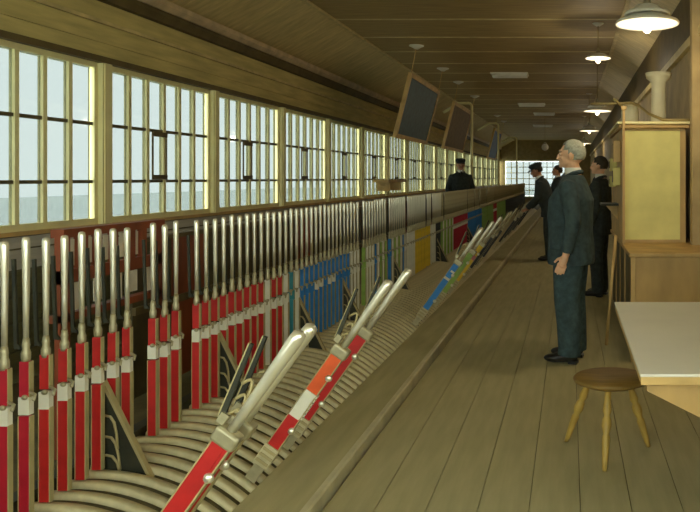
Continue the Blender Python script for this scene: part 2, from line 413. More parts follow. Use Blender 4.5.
LAB = {
 'red1': ('red', 'upright red lever with a white band in the long red block before the blue levers', 'levers of the long red block'),
 'mag':  ('crimson', 'upright dark crimson lever with a white band at the beginning of the red levers', 'first crimson levers'),
 'wh0':  ('white', 'upright all-white lever standing among the red levers', None),
 'wh1':  ('white', 'upright white lever between the red levers and the teal lever', 'white levers ending the red block'),
 'teal': ('teal', 'upright teal lever next to the blue levers', 'teal levers'),
 'wh2':  ('white', 'upright white lever between the teal lever and the blue block', None),
 'blue1':('blue', 'upright bright blue lever in the wide blue block', 'levers of the wide blue block'),
 'wh3':  ('white', 'upright white lever right after the wide blue block', 'white levers after the blue block'),
 'gr1':  ('green', 'upright green lever between two sets of white levers', 'green levers among white ones'),
 'wh4':  ('white', 'upright white lever between the green levers and the mixed striped block', 'white levers before the mixed block'),
 'mixg': ('green', 'upright green lever in the mixed green and white block before the yellow levers', 'green levers of the mixed block'),
 'mixw': ('white', 'upright white lever in the mixed green and white block before the yellow levers', 'white levers of the mixed block'),
 'mixb': ('blue', 'upright blue lever in the mixed green and white block before the yellow levers', 'blue levers of the mixed block'),
 'wh5':  ('white', 'upright white lever just before the yellow block', 'white levers before the yellow block'),
 'yel':  ('yellow', 'upright yellow lever in the yellow block', 'levers of the yellow block'),
 'wh6':  ('white', 'upright white lever just after the yellow block', 'white levers after the yellow block'),
 'blk1': ('black', 'upright black lever between the yellow block and the dark red levers', 'black levers after the yellow block'),
 'gr2':  ('green', 'upright green lever just before the dark red levers', 'green levers before the dark red block'),
 'gw2':  ('white', 'upright white lever among green ones just before the dark red levers', 'white levers before the dark red block'),
 'red2': ('crimson', 'upright dark red lever between green levers and the smaller blue block', 'levers of the dark red block'),
 'blue2':('blue', 'upright blue lever in the smaller blue block after the dark red levers', 'levers of the smaller blue block'),
 'gr3':  ('green', 'upright green lever beyond the smaller blue block', 'green levers beyond the smaller blue block'),
 'red3': ('crimson', 'upright dark red lever between two green blocks far down the row', 'far dark red levers'),
 'gr4':  ('green', 'upright green lever in the last green block far down the row', 'levers of the last green block'),
 'blk2': ('black', 'upright black lever at the far end of the row by the end window', 'black levers at the far end'),
}
def kind_at(i, y):
    for lim, k in ((2.66, 'mag'), (4.97, 'red1'), (5.13, 'wh1'), (5.26, 'teal'), (5.34, 'wh2'), (6.50, 'blue1'), (6.92, 'wh3'), (7.07, 'gr1'), (7.28, 'wh4'),
                   (8.92, None), (9.23, 'wh5'), (10.30, 'yel'), (10.68, 'wh6'), (11.1, 'blk1'), (12.3, 'g2'), (13.95, 'red2'), (16.2, 'blue2'), (18.6, 'gr3'), (19.5, 'red3'), (22.2, 'gr4'), (99, 'blk2')):
        if y < lim: break
    if k is None: k = ('mixg', 'mixw', 'mixg', 'mixw', 'mixb', 'mixw')[i % 6]
    if k == 'g2': k = ('gr2', 'gw2', 'gr2')[i % 3]
    if i == 26: k = 'wh0'
    return k
PULLED = {1: 'A', 2: 'A', 12: 'B1', 16: 'B2', 47: 'blue', 57: 'green', 66: 'orange', 78: 'D', 82: 'D', 92: 'D', 118: 'D', 128: 'D', 136: 'D', 150: 'D', 168: 'D'}
SKIP = set()
KIND = {i: (None if i in PULLED else kind_at(i, YL+i*STEP)) for i in range(-1, NL+1)}
KIND[-1] = KIND[NL] = None
BLOCK = {'mag': 'first crimson block', 'red1': 'long red block', 'blue1': 'wide blue block', 'yel': 'yellow block', 'red2': 'dark red block', 'blue2': 'smaller blue block', 'gr3': 'middle green block', 'gr4': 'last green block', 'red3': 'far dark red block'}
for i in range(NL):
    y = YL+i*STEP
    k = KIND[i]
    if k is None: continue
    colr, label, group = LAB[k]
    if 13 <= i <= 15:
        label = 'middle one of the three upright red levers standing between two gaps' if i == 14 else 'outer one of the three upright red levers standing between two gaps'; group = 'three red levers between two gaps'
    elif k in BLOCK:
        cn = {'red': 'red', 'crimson': 'dark red'}.get(colr, colr)
        for nb, side in ((i-1, 'before'), (i+1, 'after')):
            if KIND[nb] != k and i > 3:
                if KIND[nb] == 'wh0': label = 'upright red lever flanking the lone white lever in the long red block'
                elif KIND[nb] is None: label = 'upright %s lever of the %s, right %s a pulled lever\'s gap' % (cn, BLOCK[k], 'after' if nb < i else 'before')
                else: label = 'end %s lever of the %s, next to a %s lever' % (cn, BLOCK[k], {'crimson': 'dark red'}.get(LAB[KIND[nb]][0], LAB[KIND[nb]][0]))
                break
    band = 'white' if colr in ('red', 'crimson') else ('white' if (k == 'blue1' and i % 11 in (2, 3, 5, 6)) else colr)
    z = LZ+random.uniform(-.008, .008) if i < 60 else LZ
    if i < 140:
        e = empty('signal_lever', (LX, y, LZ)); prop(e, label, 'lever', group)
        bk = (colr, i < 66)
        if bk not in BL: BL[bk] = blade_mesh(colr, i < 66)
        dz = z-LZ
        link('blade', BL[bk], e, (0, 0, 0)); link('number_plate', PLT[band], e, (0, 0, dz)); link('collar', CO, e, (0, 0, dz)); link('hook', HK, e, (0, 0, dz))
        link('handle', HA if i < 90 else HA2, e, (0, 0, dz)); link('catch_handle', CA, e, (0, 0, dz))
    else:
        if (colr, band) not in WHO: WHO[(colr, band)] = whole(colr, band)
        prop(link('signal_lever', WHO[(colr, band)], None, (LX, y, LZ)), label, 'lever', group)

# ------------------------------------------------------------------ pulled levers (leaning over the bed towards the walkway)
LEN = 1.13; ANG = math.atan2(.67, .95)
def pulled(i, kind, label, group):
    y = YL+i*STEP
    e = empty('signal_lever', (-1.488, y, .048)); prop(e, label, 'lever', group)
    e.rotation_euler = (0, ANG, 0)      # local z runs up the lever
    c = {'A': 'red', 'B1': 'orange', 'B2': 'red', 'blue': 'blue', 'green': 'green', 'orange': 'yellow', 'D': 'black'}[kind]
    near = kind != 'D'
    W = .033 if near else .022; T = .013
    s = MB(); s.box(-W*.8, W*.8, -T, T, .0, .09, 'steel_dull'); s.obj('foot', e)
    s = MB(); s.box(-W*1.15, W*1.15, -T-.008, T+.008, .085, .19, 'quadrant'); 
    for k in range(3): s.box(-W*1.0, W*1.0, -T-.012, -T-.008, .10+k*.03, .115+k*.03, 'rim')
    bevel(s.obj('foot_box', e), .006)
    if kind == 'B1':
        s = MB(); s.box(-W*.85, W*.85, -T, T, .19, .36, 'red'); s.box(-W*.85, W*.85, -T, T, .50, .70, 'orange'); bl = s.obj('blade', e)
        s = MB(); s.box(-W*.8, W*.8, -T-.004, T+.004, .36, .50, 'white')
        for k in range(7): s.box(W*.8, W*1.15, -T, T, .365+k*.02, .377+k*.02, 'white')
        s.obj('toothed_plate', e)
    else:
        s = MB(); s.box(-W*.85, W*.85, -T, T, .19, .70, c)
        bl = s.obj('blade', e)
        if kind == 'blue':
            s = MB(); s.box(-W*.87, W*.87, -T-.003, T+.003, .53, .555, 'white'); s.box(-W*.3, W*.87, -T-.003, T+.003, .615, .635, 'white'); s.obj('number_plate', e)
        if kind == 'orange':
            s = MB(); s.box(-W*.87, W*.87, -T-.003, T+.003, .50, .56, 'pink'); s.obj('number_plate', e)
        if kind == 'A':
            s = MB(); s.box(-W*.5, W*.5, -T-.003, T+.003, .62, .70, 'red'); s.obj('number_plate', e)
    s = MB(); s.box(-W*1.0, -W*.85, -T-.003, T+.003, .19, .70, 'rim'); s.box(W*.85, W*1.0, -T-.003, T+.003, .19, .70, 'rim'); s.obj('edge_strip', bl)
    for zz, xx in (((.30, .9), (.60, .9)) if near else ()):
        s = MB(); s.ball((W*xx, -T-.004, zz), (.017, .012, .017), 'steel', 10, 6); s.obj('stud', e)
    # collar, handle, catch handle with wavy springs
    s = MB(); s.box(-W*1.3, W*1.3, -T-.012, T+.012, .70, .755, 'steel_dull'); bevel(s.obj('collar', e), .012, 3)
    s = MB(); s.box(-W*1.7, -W*.9, -T, T, .7555, .79, 'steel_dull'); s.obj('catch_lug', e)
    R = .021 if near else .014
    s = MB(); s.lathe([(R*.75, .75), (R*.8, .85), (R*1.0, 1.02), (R*1.12, 1.10), (R*1.0, 1.122), (R*.5, LEN)], 'steel' if near else 'steel_dull', 14); s.obj('handle', e)
    s = MB(); a0 = Vector((-W*1.5, 0, .77)); a1 = Vector((-W*1.5-.055, 0, 1.01))
    s.bar(a0, a1, .018, .014, 'iron', w2=.010)
    ch = s.obj('catch_handle', e)
    s = MB(); s.bar(a0+Vector((-.011, 0, 0)), a1+Vector((-.007, 0, 0)), .004, .016, 'rim'); s.obj('bright_edge', ch)
    if near:
        s = MB()
        for k in range(3):
            z0 = .79+k*.05; pts = [(-W*1.5-.01*k+.012+.045*t, 0, z0+.035*math.sin(t*PI*1.2)-.02*t) for t in [j/6 for j in range(7)]]
            s.tube(pts, .0055, 'rim', 5)
        s.obj('spring', ch)
for i, k in PULLED.items():
    lab = {1: ('thick steel-handled red lever pulled over at the very beginning of the row', 'first pair of pulled red levers'),
           2: ('thick steel-handled red lever pulled over at the very beginning of the row', 'first pair of pulled red levers'),
           12: ('pulled lever with orange and red blade and white toothed plate', None),
           16: ('pulled plain red lever beside the one with the white toothed plate', None),
           47: ('pulled blue lever with white marks leaning over the ribbed bed', None),
           57: ('pulled green lever leaning over the bed beyond the pulled blue one', None),
           66: ('pulled yellow lever with a pink band leaning beyond the green one', None)}.get(i, ('pulled black lever leaning towards the walkway far down the row', 'pulled black levers far down the row'))
    pulled(i, k, *lab)

# ------------------------------------------------------------------ woodwork behind the levers
# open mahogany rack
RX = -2.62; ya, yb = 3.70, 4.62
e = empty('open_rack', (RX, ya, 0)); prop(e, 'reddish mahogany open rack standing behind the red levers', 'rack')
def P(name, x0, x1, y0, y1, z0, z1, m, par=e, ox=RX, oy=ya):
    s = MB(); s.box(x0-ox, x1-ox, y0-oy, y1-oy, z0, z1, m); return s.obj(name, par)
P('top_rail', RX-.05, RX+.02, ya, yb, 1.14, 1.185, 'mahogany'); P('lower_rail', RX-.03, RX, ya, yb, .90, .97, 'mahogany')
nst = 7
for k in range(nst):
    y = ya+(yb-ya-.07)*k/(nst-1); P('stile', RX-.03, RX, y, y+(.075 if k in (0, 1, 4, 6) else .05), .0 if k in (0, nst-1) else .97, 1.14, 'mahogany')
for y in (ya+.10, ya+.24, ya+.38, ya+.53, ya+.67): P('card', RX-.028, RX-.024, y, y+.06, .985, 1.125, 'paper')
for k, y in enumerate((ya+.12, ya+.3, ya+.45, ya+.60, ya+.78)): P('paper_sheet', RX-.03, RX-.024, y, y+.10, .745+.02*(k % 2), .892, 'paper')
P('bottom_shelf', RX-.06, RX, ya, yb, .70, .74, 'mahogany')
# continuous dark boarding behind the rest of the row
BX = -2.86
e2 = empty('back_board_fence', (BX, 4.7, 0)); prop(e2, 'long dark wooden back board behind the lever handles', 'partition')
NBD = 60; bw = (33.0-4.7)/NBD
bm1 = MB(); bm1.box(-.02, 0, .006, bw-.006, 0, 1.02, 'olive_board'); bm1 = bm1.mesh('board')
bm2 = MB(); bm2.box(-.02, 0, .006, bw-.006, 0, 1.02, 'mahogany'); bm2 = bm2.mesh('board')
for k in range(NBD): link('board', bm2 if k % 5 == 1 else bm1, e2, (0, k*bw, 0))
s = MB(); s.box(-.05, .02, 0, 33.0-4.7, 1.02, 1.05, 'dark_trim'); s.obj('top_rail', e2)
s = MB(); s.box(0, .025, 0, 33.0-4.7, .55, .60, 'dark_trim'); s.obj('middle_rail', e2)
# tan ledge on the wall
s = MB(); s.box(WL, WL+.32, 14.6, 16.2, 1.36, 1.42, 'tan_wood'); s.box(WL, WL+.28, 14.9, 14.94, 1.18, 1.36, 'tan_wood'); s.box(WL, WL+.28, 15.8, 15.84, 1.18, 1.36, 'tan_wood')
prop(s.obj('wall_shelf'), 'short tan shelf fixed under a window post beyond the blue board', 'shelf')

# ------------------------------------------------------------------ hanging diagram boards
def diagram(y0, y1, face, label, zt=3.16, rods=True):
    X0, Z0, X1, Z1 = -2.58, zt, -2.84, zt-1.05
    e = empty('diagram_board', (X0, y0, Z0)); prop(e, label, 'board')
    d = Vector((X1-X0, 0, Z1-Z0)); L = d.length; d.normalize(); nrm = Vector((-d.z, 0, d.x)); nrm = nrm if nrm.x > 0 else -nrm
    def sl(nm, a0, a1, ya, yb, t0, t1, m):
        v = []
        for y in (ya, yb):
            for a, t in ((a0, t0), (a1, t0), (a1, t1), (a0, t1)): v.append(d*a+nrm*t+Vector((0, y, 0)))
        s = MB(); s.add(v, [(0,1,2,3),(7,6,5,4),(0,4,5,1),(1,5,6,2),(2,6,7,3),(3,7,4,0)], m); o = s.obj(nm, e)
        bm = bmesh.new(); bm.from_mesh(o.data); bmesh.ops.recalc_face_normals(bm, faces=bm.faces); bm.to_mesh(o.data); bm.free()
    W = y1-y0; F = .07
    sl('panel', F, L-F, F, W-F, -.02, .012, face)
    sl('frame_top', 0, F, 0, W, -.03, .03, 'tan_wood'); sl('frame_bottom', L-F, L, 0, W, -.03, .03, 'tan_wood')
    sl('frame_side', F, L-F, 0, F, -.03, .03, 'tan_wood'); sl('frame_side', F, L-F, W-F, W, -.03, .03, 'tan_wood')
    if rods:
        for y in (.05, W-.05):
            s = MB(); s.tube([(.09, y, ZC-Z0), (0.01, y, .01)], .008, 'tan_wood', 6); s.obj('hanging_rod', e)
            s = MB(); s.lathe([(.03, -.06), (.07, -.035), (.12, -.012), (.12, 0)], 'enamel', 16, (.09, y, ZC-Z0)); s.obj('ceiling_rose', e)
diagram(11.63, 14.15, 'board_teal', 'dark teal track diagram board hung tilted from the ceiling by two rods')
diagram(16.0, 18.9, 'board_brown', 'brown track diagram board hung from the ceiling beyond the teal one')
diagram(24.6, 27.2, 'board_blue', 'blue track diagram board hung far down the row before the end window')
# bent pipe standards behind the frame
for k, Y in enumerate((17.6, 24.1, 32.4)):
    e = empty('pipe_standard', (-2.40, Y, 0))
    prop(e, ('tall cream pipe standard with a bent arm rising beside the brown diagram board', 'tall cream pipe standard with a bent arm rising beside the blue diagram board',
             'tall cream pipe standard with a bent arm standing by the last levers')[k], 'standard', 'pipe standards behind the levers')
    s = MB(); s.tube([(0, 0, 0.03), (0, 0, 3.20), (-.03, 0, 3.26)], .034, 'cream', 8); s.obj('pole', e)
    s = MB(); s.tube([(-.03, 0, 3.26), (-.08, 0, 3.28), (-.32, 0, 3.28), (-.70, 0, 3.05)], .034, 'cream', 8); s.obj('arm', e)
    s = MB(); s.lathe([(.09, 0), (.09, .02), (.04, .05)], 'cream', 12); s.obj('base_flange', e)

# ------------------------------------------------------------------ lamps
def light(name, loc, wt, r=.07, par=None):
    l = bpy.data.lights.new(name, 'POINT'); l.energy = wt; l.color = FILL_COL; l.shadow_soft_size = r
    o = bpy.data.objects.new(name, l); COL.objects.link(o); o.location = loc
    if par: o.parent = par
    return o
def pendant(x, y, z, D, label, two=True, power=1.0, group=None):
    e = empty('pendant_lamp', (x, y, z)); prop(e, label, 'lamp', group)
    R = D/2
    s = MB(); s.lathe([(R*.90, -.004), (R*.985, -.012), (R, .0), (R*.96, .014), (R*.62, .040), (R*.58, .052), (R*.2, .060), (R*.2, .050), (R*.56, .040), (R*.60, .028)], 'enamel', 36); s.obj('lower_shade', e)
    if two:
        s = MB(); s.lathe([(R*.60, .062), (R*.70, .056), (R*.72, .070), (R*.66, .088), (R*.40, .112), (R*.36, .135), (R*.12, .145), (R*.12, .13), (R*.34, .105)], 'enamel', 32); s.obj('upper_shade', e)
        zt = .15
    else: zt = .07
    s = MB(); s.lathe([(.022, .0), (.03, zt*.5), (.035, zt), (.02, zt+.05), (.01, zt+.07)], 'steel_dull', 12); s.obj('socket', e)
    s = MB(); s.tube([(0, 0, zt+.05), (0, 0, ZC-z)], .007, 'pipe', 6); s.obj('stem', e)
    s = MB(); s.lathe([(.03, -.04), (.08, -.01), (.08, 0)], 'enamel', 14, (0, 0, ZC-z)); s.obj('ceiling_rose', e)
    s = MB(); s.ball((0, 0, -.025), (.042, .042, .055), 'lamp_bulb', 14, 8); s.obj('bulb', e)
    light('lamp_fill', (0, 0, -.2), FILL_W*power, .06, e)  # fill light added below the shade; the lamps themselves are unlit
LB = ('large white two-tier enamel lamp hanging before the pale cupboard', 'white two-tier enamel lamp hanging just beyond the pipe bracket', 'small-looking white two-tier lamp next along the walkway',
      'white two-tier lamp hanging farther down the walkway', 'white two-tier lamp near the far end of the walkway')
for k, Y in enumerate((5.6, 12.9, 18.3, 25, 33)): pendant(.60 if k == 0 else .49, Y, 2.655, .5, LB[k], True, 1.0, 'two-tier lamps over the walkway')
pendant(.39, 10.0, 3.12, .36, 'small flat white lamp on a thin stem under the boarded ceiling', False, .7)
# pale slatted fittings under the ceiling boards
for k, (Y, x0, x1) in enumerate(((14.6, -1.62, -.86), (20.6, -1.50, -.72), (23.6, -1.2, -.5), (29, -1.5, -.7))):
    e = empty('ceiling_fitting', (x0, Y, ZC)); prop(e, ('pale slatted ventilator on the ceiling between the teal board and the lamps', 'pale slatted ventilator next one beyond the first on the ceiling', 'pale slatted ventilator third along the ceiling boards', 'pale slatted ventilator last along the ceiling near the end window')[k], 'fitting', 'pale ceiling fittings')
    s = MB(); s.box(0, x1-x0, 0, .45, -.03, -.002, 'enamel'); s.obj('housing', e)
    for q in range(3):
        s = MB(); s.box(.02+.1*(q == 0), x1-x0-.02, .03+q*.15, .07+q*.15, -.075, -.03, 'enamel'); s.obj('slat', e)
# globe lamp at the far end
e = empty('pendant_globe_lamp', (-.85, 24.5, 2.5)); prop(e, 'round white globe lamp hanging near the end window', 'lamp')
s = MB(); s.ball((0, 0, 0), .12, 'enamel', 18, 12); s.obj('globe', e)
s = MB(); s.lathe([(.05, .1), (.06, .13), (.02, .17)], 'steel_dull', 12); s.obj('gallery', e)
s = MB(); s.tube([(0, 0, .15), (0, 0, ZC-2.5)], .008, 'pipe', 6); s.obj('stem', e)

# ------------------------------------------------------------------ right side: counter, cupboard, pipe, column
CY = 5.67; CX0 = .475; CZ = .86
e = empty('counter', (CX0, CY, 0)); prop(e, 'brown wooden counter with plain front carrying the pale cupboard', 'counter')
def C(name, x0, x1, y0, y1, z0, z1, m, bv=0):
    s = MB(); s.box(x0-CX0, x1-CX0, y0-CY, y1-CY, z0, z1, m); o = s.obj(name, e)
    if bv: bevel(o, bv)
    return o
C('front_panel', CX0+.03, WR-.005, CY+.02, CY+.05, .06, CZ-.035, 'counter_wood'); C('plinth', CX0+.03, WR-.005, CY+.04, 8.3, 0, .06, 'counter_dark')
C('side_panel', CX0+.02, CX0+.05, CY+.06, 8.3, .06, CZ-.035, 'counter_dark'); C('corner_stile', CX0+.005, CX0+.04, CY+.005, CY+.06, 0, CZ-.035, 'tan_wood', .004)
C('back_panel', CX0+.05, WR-.005, 8.27, 8.3, .06, CZ-.035, 'counter_dark')
C('top', CX0-.01, WR-.005, CY-.01, 8.32, CZ-.035, CZ, 'counter_wood', .008)
for k in range(3): C('side_stile', CX0+.012, CX0+.02, CY+.75+k*.6, CY+.82+k*.6, .06, CZ-.035, 'counter_wood')
# tall pale cupboard
UY = 6.54; UX0, UX1 = .475, 1.05
e = empty('cupboard', (UX0, UY, CZ)); prop(e, 'tall cupboard with a pale yellow front panel standing on the counter', 'cupboard')
def U(name, x0, x1, y0, y1, z0, z1, m, bv=0):
    s = MB(); s.box(x0-UX0, x1-UX0, y0-UY, y1-UY, z0-CZ, z1-CZ, m); o = s.obj(name, e)
    if bv: bevel(o, bv)
    return o
UT = 1.90
U('body', UX0, UX1, UY+.02, 8.2, CZ+.002, UT, 'tan_wood')
U('front_panel', UX0+.02, UX1-.05, UY+.005, UY+.02, CZ+.03, UT-.02, 'cab_cream')
U('stile', UX0, UX0+.02, UY, UY+.02, CZ+.002, UT, 'cream'); U('stile', UX1-.05, UX1, UY, UY+.02, CZ+.002, UT, 'counter_wood')
U('bottom_rail', UX0+.02, UX1-.05, UY-.004, UY+.02, CZ+.002, CZ+.03, 'counter_wood')
U('cornice', UX0-.03, UX1+.03, UY-.04, 8.2, UT, UT+.035, 'counter_wood', .008); U('cornice_cap', UX0-.05, UX1+.05, UY-.06, 8.2, UT+.035, UT+.06, 'cream', .008)
# things fixed to the cupboard side
for k, (y, z, h, ww, m, lab) in enumerate(((6.75, 1.38, .17, .12, 'cab_cream', 'cream instrument box fixed low on the cupboard side'), (6.72, 1.60, .20, .06, 'tan_wood', 'narrow tan instrument box fixed high on the cupboard side'),
        (7.3, 1.52, .13, .2, 'cab_cream', 'cream instrument box fixed mid-height farther back on the cupboard side'), (7.35, 1.36, .11, .16, 'cab_cream', 'small cream instrument box below another on the cupboard side'))):
    e = empty('instrument_box', (UX0, y, z)); prop(e, lab, 'instrument', 'instrument boxes on the cupboard side')
    s = MB(); s.box(-.07, -.001, 0, ww, 0, h, m); bevel(s.obj('case', e), .006)
    s = MB(); s.box(-.076, -.07, .02, ww-.02, .03, h-.03, 'dark_trim'); s.obj('dial_plate', e)
# slim post rising beside the cupboard, with a bracket head
e = empty('corner_post', (.468, 6.41, CZ)); prop(e, 'slim tan post standing on the counter before the corner of the pale cupboard', 'post')
s = MB(); s.box(0, .022, 0, .03, .001, 2.06-CZ, 'counter_wood'); s.obj('shaft', e)
s = MB(); s.box(-.012, .034, -.012, .04, 2.06-CZ, 2.09-CZ, 'tan_wood'); s.obj('cap', e)
# drop shelf and rounded seat behind the second man
e = empty('bracket_shelf', (UX0-.002, 7.0, 1.18)); prop(e, 'small dark bracket shelf jutting from the cupboard side', 'shelf')
s = MB(); s.box(-.17, 0, 0, .35, 0, .02, 'iron'); s.obj('shelf_board', e)
s = MB(); s.prism([(-.12, 0), (0, 0), (0, -.14)], .1, .13, 'tan_wood'); s.obj('bracket', e)
# pole leaning at the counter
s = MB(); s.tube([(.315, 6.24, 0.004), (.40, 6.3, .95)], .014, 'tan_wood', 8); prop(s.obj('wooden_pole'), 'slim wooden pole leaning by the dark side of the counter', 'pole')
# gas pipe bracket above the cupboard
s = MB(); s.tube([(.20, 7.0, 2.17), (.50, 7.0, 2.175), (.60, 7.0, 2.18), (.66, 6.95, 2.15), (.74, 6.75, 2.05), (.86, 6.62, 1.985), (1.0, 6.6, 1.98), (1.14, 6.6, 1.98)], .014, 'pipe', 8)
s.tube([(.42, 6.98, 2.22), (.52, 6.98, 2.13)], .014, 'pipe', 6); prop(s.obj('gas_pipe'), 'bent tan gas pipe running over the cupboard top', 'pipe')
s = MB(); s.lathe([(.07, 1.965), (.085, 2.0), (.09, 2.1), (.075, 2.18), (.05, 2.21)], 'plaster', 18, (.60, 7.2, 0)); prop(s.obj('pale_jar'), 'rounded pale jar standing on top of the cupboard', 'jar')
s = MB(); s.lathe([(.085, 1.962), (.075, 2.0), (.07, 2.3), (.075, 2.38), (.12, 2.42), (.13, 2.47)], 'plaster', 20, (.86, 7.0, 0)); prop(s.obj('stove_pipe'), 'pale upright flue with a flared head rising behind the cupboard top', 'flue')
# post against the wall at the right edge
s = MB(); s.box(WR-.10, WR, 6.3, 6.42, CZ+.001, 3.2, 'right_wall'); prop(s.obj('trim_4'), 'brown wall post beside the cupboard', 'post', kind='structure')

# ------------------------------------------------------------------ flap table and stool
TX0, TX1, TY0, TY1, TZ = .25, WR-.002, 2.57, 4.07, .75
e = empty('flap_table', (TX0, TY0, 0)); prop(e, 'white-topped flap table fixed to the wall before the counter', 'table')
s = MB(); s.box(0, TX1-TX0, 0, TY1-TY0, TZ-.012, TZ, 'table_top'); bevel(s.obj('top', e), .004)
s = MB(); s.box(.004, TX1-TX0, .004, TY1-TY0-.004, TZ-.04, TZ-.012, 'tan_wood'); s.obj('top_edge', e)
for y in (.05, TY1-TY0-.12):
    s = MB(); s.prism([(.03, TZ-.04), (TX1-TX0, TZ-.04), (TX1-TX0, .26), (TX1-TX0-.06, .26), (.03, TZ-.075)], y, y+.03, 'counter_wood'); s.obj('bracket', e)
SX, SY, SZ = .215, 3.78, .41
e = empty('stool', (SX, SY, 0)); prop(e, 'low round brown wooden stool with turned legs beside the white table', 'stool')
s = MB(); s.lathe([(.02, SZ-.045), (.15, SZ-.04), (.195, SZ-.022), (.20, SZ-.01), (.19, SZ), (.02, SZ-.006)], 'stool_wood', 32, (0, 0, 0), sx=1.0, sy=.95); s.obj('seat', e)
for ax, ay in ((-.215, .17), (-.04, -.20), (.19, .10)):
    a = Vector((ax*.5, ay*.5, SZ-.035)); c = Vector((ax*1.1, ay*1.1, 0))
    pts = []; rr = []
    for t, r in ((0, .018), (.15, .017), (.28, .024), (.34, .015), (.38, .024), (.46, .027), (.56, .016), (.6, .022), (.7, .020), (.9, .015), (1, .012)):
        pts.append(a.lerp(c, t)); rr.append(r)
    s = MB(); s.tube(pts, rr, 'stool_leg', 10); s.obj('leg', e)

# ------------------------------------------------------------------ people
def remesh(mb, name, voxel, smooth=2):
    me = mb.mesh(name+'_raw'); o = bpy.data.objects.new('tmp', me); COL.objects.link(o)
    r = o.modifiers.new('r', 'REMESH'); r.mode = 'VOXEL'; r.voxel_size = voxel; r.use_smooth_shade = True
    if smooth:
        s = o.modifiers.new('s', 'SMOOTH'); s.factor = .5; s.iterations = smooth
    dg = bpy.context.evaluated_depsgraph_get(); dg.update()
    out = bpy.data.meshes.new_from_object(o.evaluated_get(dg)); out.name = name
    bpy.data.objects.remove(o); bpy.data.meshes.remove(me)
    return out
def loft(mb, secs, m, n=20):
    """secs: (cx, cy, z, rx, ry)"""
    v = []; f = []
    for cx, cy, z, rx, ry in secs:
        for k in range(n):
            a = 2*PI*k/n; ca, sa = math.cos(a), math.sin(a)
            v.append((cx+rx*math.copysign(abs(ca)**.85, ca), cy+ry*math.copysign(abs(sa)**.85, sa), z))
    for i in range(len(secs)-1):
        for k in range(n): f.append((i*n+k, i*n+(k+1)%n, (i+1)*n+(k+1)%n, (i+1)*n+k))
    f.append(tuple(range(n-1, -1, -1))); f.append(tuple((len(secs)-1)*n+k for k in range(n)))
    mb.add(v, f, m, True)

